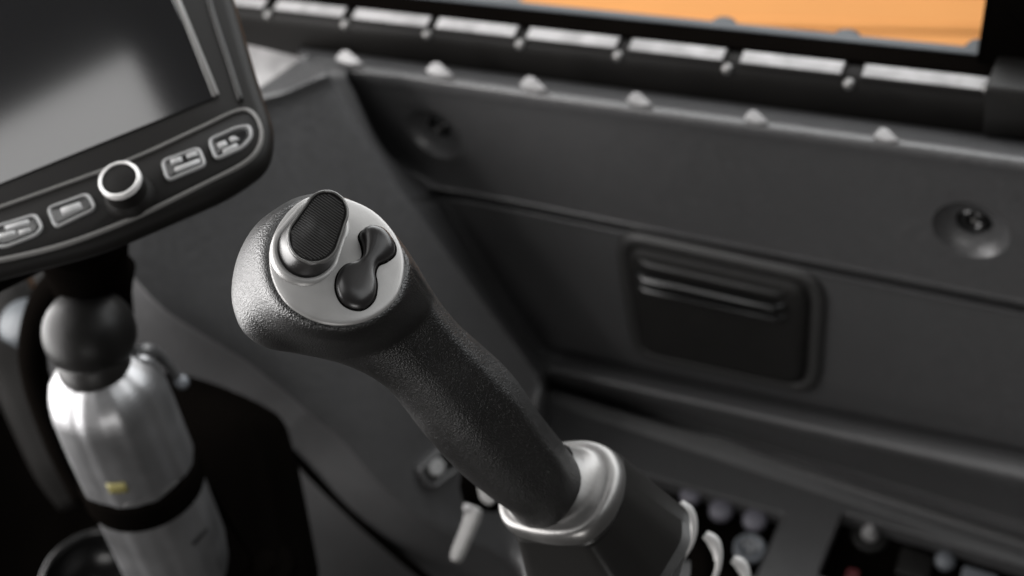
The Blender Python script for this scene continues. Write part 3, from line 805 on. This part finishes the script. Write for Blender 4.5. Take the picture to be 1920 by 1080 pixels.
# peanut shaped rocker
pk = [(700, 434), (722, 440), (738, 460), (739, 480), (724, 495), (708, 504), (702, 520), (705, 542), (700, 566), (682, 582), (660, 583), (640, 572), (630, 550), (633, 526), (648, 508), (668, 502), (680, 490), (678, 470), (673, 452), (684, 438)]
po = resample(closed_crom(pk, 8), 120)
def rdome(x, y): return dome(rho(x, y))
rk_o = [PL.at(x, y) for x, y in po]; RV = []; n = len(po)
spine = crom([(707, 458), (700, 482), (684, 512), (668, 548)], 16)
def near_spine(p): return min(spine, key=lambda q: (q[0]-p[0])**2+(q[1]-p[1])**2)
ns = [near_spine(p) for p in po]
for _ in range(5): ns = [(ns[i-1]+ns[i]*2+ns[(i+1) % n])/4 for i in range(n)]
levels = [(0, -.001, 0), (0, .0003, .0), (.02, .0010, .12), (.07, .0015, .30), (.16, .0019, .52), (.28, .0021, .70), (.42, .0022, .84), (.60, .0023, .94), (.80, .0023, .99), (1, .0023, 1)]
for (t, h, k) in levels:
    for i in range(n):
        x, y = po[i]*(1-t)+ns[i]*t
        u = ((x-686)*(-.42)+(y-505)*.91)/60             # -1 upper lobe, +1 lower lobe
        ext = .0032*smooth01((-u+.1)/1.2)+.0010*smooth01((u-.1)/1.0)+.0002*math.exp(-(u/.5)**2)
        RV.append(PL.at(x, y)+PLN*(rdome(x, y)+.0004+h+(ext*k)))
RF = grid_faces(len(levels), n, True)
rk = obj('rocker_switch', RV, RF, M['rocker'], joy)
v, f = ringset([p+PLN*(rdome(*topx(p)[:2])+.0004) for p in rk_o], PLN, [(-.0006, -.001), (-.0006, .00005), (-.0001, .00008), (.0002, -.0002)], False, False); obj('gap', v, f, M['matte'], rk)

# collar
CN = D_((-.50, .60, .62))
CP = Plane(P(1045, 925, .612), CN)
cpx = [(934, 948), (946, 984), (985, 1001), (1040, 1010), (1090, 1003), (1128, 972), (1152, 930), (1162, 880), (1150, 846), (1122, 829), (1085, 826), (1040, 834), (990, 866), (950, 908)]
co = resample(closed_crom(cpx, 8), 120)
def cring(s, h, cx=1040, cy=920, shift=(0, 0)):
    return [CP.at(cx+(x-cx)*s+shift[0], cy+(y-cy)*s+shift[1], h) for x, y in co]
rg = [cring(1.0, -.006), cring(1.01, -.0035), cring(1.0, -.001), cring(.97, .0012), cring(.92, .0022), cring(.85, .0022), cring(.78, .0020, shift=(-2, -3)), cring(.70, .0035, shift=(-4, -6)), cring(.62, .007, shift=(-6, -8)), cring(.56, .012, shift=(-8, -10))]
v = [p for r in rg for p in r]; obj('collar', v, grid_faces(len(rg), 120, True), M['chrome'], joy, 'silver flared collar')
# boot below the collar
def bpoly(pts, h, r=16):
    return [CP.at(x, y)+CP.n*0 if h == 0 else Plane(CP.o+CP.n*h, CP.n).at(x, y) for x, y in resample(round_poly(pts, r, 6), 120)]
def align(rs):
    out = [rs[0]]
    for r in rs[1:]:
        k = min(range(0, 120), key=lambda q: sum((r[(i+q) % 120]-out[-1][i]).length_squared for i in range(0, 120, 6)))
        out.append([r[(i+k) % 120] for i in range(120)])
    return out
b0 = [(944, 960), (958, 1000), (1092, 1010), (1134, 974), (1158, 920), (1160, 850), (1100, 832), (1000, 880)]
def morph(dx, dy, s): return [(1045+(x-1045)*s+dx, 920+(y-920)*s+dy) for x, y in b0]
b1 = [(962, 985), (966, 1016), (1104, 1026), (1146, 990), (1172, 930), (1170, 850), (1110, 836), (1000, 900)]
b2 = [(990, 1080), (1000, 1130), (1180, 1140), (1236, 1084), (1280, 1010), (1278, 944), (1200, 900), (1060, 960)]
b3 = [(998, 1090), (1010, 1144), (1196, 1150), (1250, 1094), (1296, 1020), (1292, 956), (1214, 910), (1068, 970)]
b4 = [(1010, 1180), (1020, 1240), (1200, 1250), (1250, 1190), (1262, 1110), (1240, 1030), (1190, 990), (1080, 1060)]
rg = align([bpoly(morph(0, 0, .96), -.003, 20), bpoly(b1, -.008, 22), bpoly([(x+4, y+4) for x, y in b1], -.012, 18), bpoly(b2, -.052, 18), bpoly(b3, -.055, 18), bpoly([(x*.94+75, y*.94+66) for x, y in b3], -.058, 18), bpoly(b4, -.10, 30)])
v = [p for r in rg for p in r]; obj('boot', v, grid_faces(len(rg), 120, True)+[tuple(range((len(rg)-1)*120, len(rg)*120))], M['boot'], joy, auto=28)

# curved silver levers at the right of the boot
def lever(path, widths, d, lab):
    t = thing('lever', lab, 'lever', P(path[-1][0], path[-1][1], d+.02), 'curved silver levers beside the joystick boot')
    q = crom([list(p)+[w] for p, w in zip(path, widths)], 6); fr = []
    for i, p in enumerate(q):
        a = q[max(i-1, 0)]; b = q[min(i+1, len(q)-1)]; tx, ty = b[0]-a[0], b[1]-a[1]; l = math.hypot(tx, ty); nx, ny = -ty/l, tx/l
        w = p[2]; dd = d+.0004*i
        fr.append([P(p[0]+nx*w, p[1]+ny*w, dd+.001), P(p[0]+nx*w*.7, p[1]+ny*w*.7, dd-.0015), P(p[0], p[1], dd-.0022), P(p[0]-nx*w*.7, p[1]-ny*w*.7, dd-.0015), P(p[0]-nx*w, p[1]-ny*w, dd+.001), P(p[0]-nx*w, p[1]-ny*w, dd+.012), P(p[0]+nx*w, p[1]+ny*w, dd+.012)])
    v, f = ribbon_box(fr); obj('blade', v, f, M['silver'], t, auto=60)
    fr2 = [[P(p[0]-8-14*math.cos(0), p[1]+10, d+.006), P(p[0]-4, p[1]+2, d+.004), P(p[0]-6, p[1]+14, d+.03), P(p[0]-46, p[1]+26, d+.04), P(p[0]-50, p[1]+14, d+.02)] for p in q]
    v, f = ribbon_box(fr2); obj('root', v, f, M['matte'], t)
lever([(1274, 944), (1290, 962), (1297, 990), (1290, 1022), (1266, 1058), (1238, 1095)], [9, 13, 11, 9, 8, 7], .70, 'longest curved silver lever, nearest the joystick boot')
lever([(1322, 1002), (1338, 1016), (1345, 1040), (1342, 1070), (1326, 1105)], [8, 12, 10, 8, 7], .74, 'middle curved silver lever between two others')
lever([(1374, 1048), (1390, 1060), (1398, 1082), (1396, 1110)], [8, 12, 10, 9], .78, 'shortest visible silver lever at the bottom edge')

# ------------------------------------------------------------------ light
def area(name, loc, target, sx, sy, power, col=(1,1,1), xdir=None):
    l = bpy.data.lights.new(name, 'AREA'); l.shape = 'RECTANGLE'; l.size = sx; l.size_y = sy; l.energy = power; l.color = col
    o = bpy.data.objects.new(name, l); COL.objects.link(o)
    z = (Vector(loc)-Vector(target)).normalized()
    x = (xdir-z*xdir.dot(z)).normalized() if xdir is not None else UP.cross(z).normalized()
    y = z.cross(x); m = Matrix((x, y, z)).transposed().to_4x4(); m.translation = loc; o.matrix_world = m
    return o
# roof hatch: its corner is what the monitor glass mirrors
def mirror_hit(px, py, plane_o, plane_n):
    p = MON.at(px, py); v = (p-CAMPOS).normalized(); r = v-MN*(2*v.dot(MN))
    t = (plane_o-p).dot(plane_n)/r.dot(plane_n); return p+r*t
hn = UP; ho = CAMPOS+UP*.55
H0 = mirror_hit(245, 100, ho, hn); H1 = mirror_hit(-10, 238, ho, hn); H2 = mirror_hit(395, 205, ho, hn)
ax1 = (H1-H0).normalized(); ax2 = (H2-H0); ax2 = (ax2-ax1*ax2.dot(ax1)).normalized()
SX, SY = 1.0, .9
ctr = H0+ax1*SX/2+ax2*SY/2
print('HATCH', H0, H1, H2, ctr)
key = area('roof_hatch_light', ctr, ctr-UP, SX, SY, 10, (1, .99, .98), ax1)
area('overhead_fill', Vector((.75, .25, 1.95)), Vector((.35, 1.0, .7)), 1.0, .7, 5.0, (.97, .99, 1))  # added soft fill from overhead, lifts the trim, console top and sill
# side window at the left
area('left_window_light', P(-1500, 700, .80)+UP*.08, P(600, 560, .55), .8, .7, 20.0, (1, .98, .97))
area('window_light', RAILP.at(1300, 60)-WN*.12+UP*.42, P(700, 600, .7), 1.3, .35, 6, (.95, .98, 1))
_g = P(850, 740, .57)
area('low_fill', _g+CAMROT @ Vector((-.12, -.80, .50))*.85, _g, .34, .25, 2.2, (1, .98, .96))  # added low lamp, sets the highlight along the grip shaft
# daylight outside over the bodywork and the rail
oc = RAILP.at(1300, 60)-WN*.35+UP*.75
area('outside_light', oc, RAILP.at(1200, 60)-WN*.1, 1.8, .5, 8, (1, .99, .97))
area('outside_light_body', OR.at(1400, -800, .8), OR.at(1400, 0), 1.5, 1.0, 16, (1, .99, .97))

w = bpy.data.worlds.new('World'); sc.world = w; w.use_nodes = True
bg = w.node_tree.nodes['Background']; bg.inputs[0].default_value = (1, .97, .94, 1); bg.inputs[1].default_value = .06

sc.view_settings.view_transform = 'Standard'; sc.view_settings.look = 'None'; sc.view_settings.exposure = 0; sc.view_settings.gamma = 1
sc.cycles.use_denoising = True
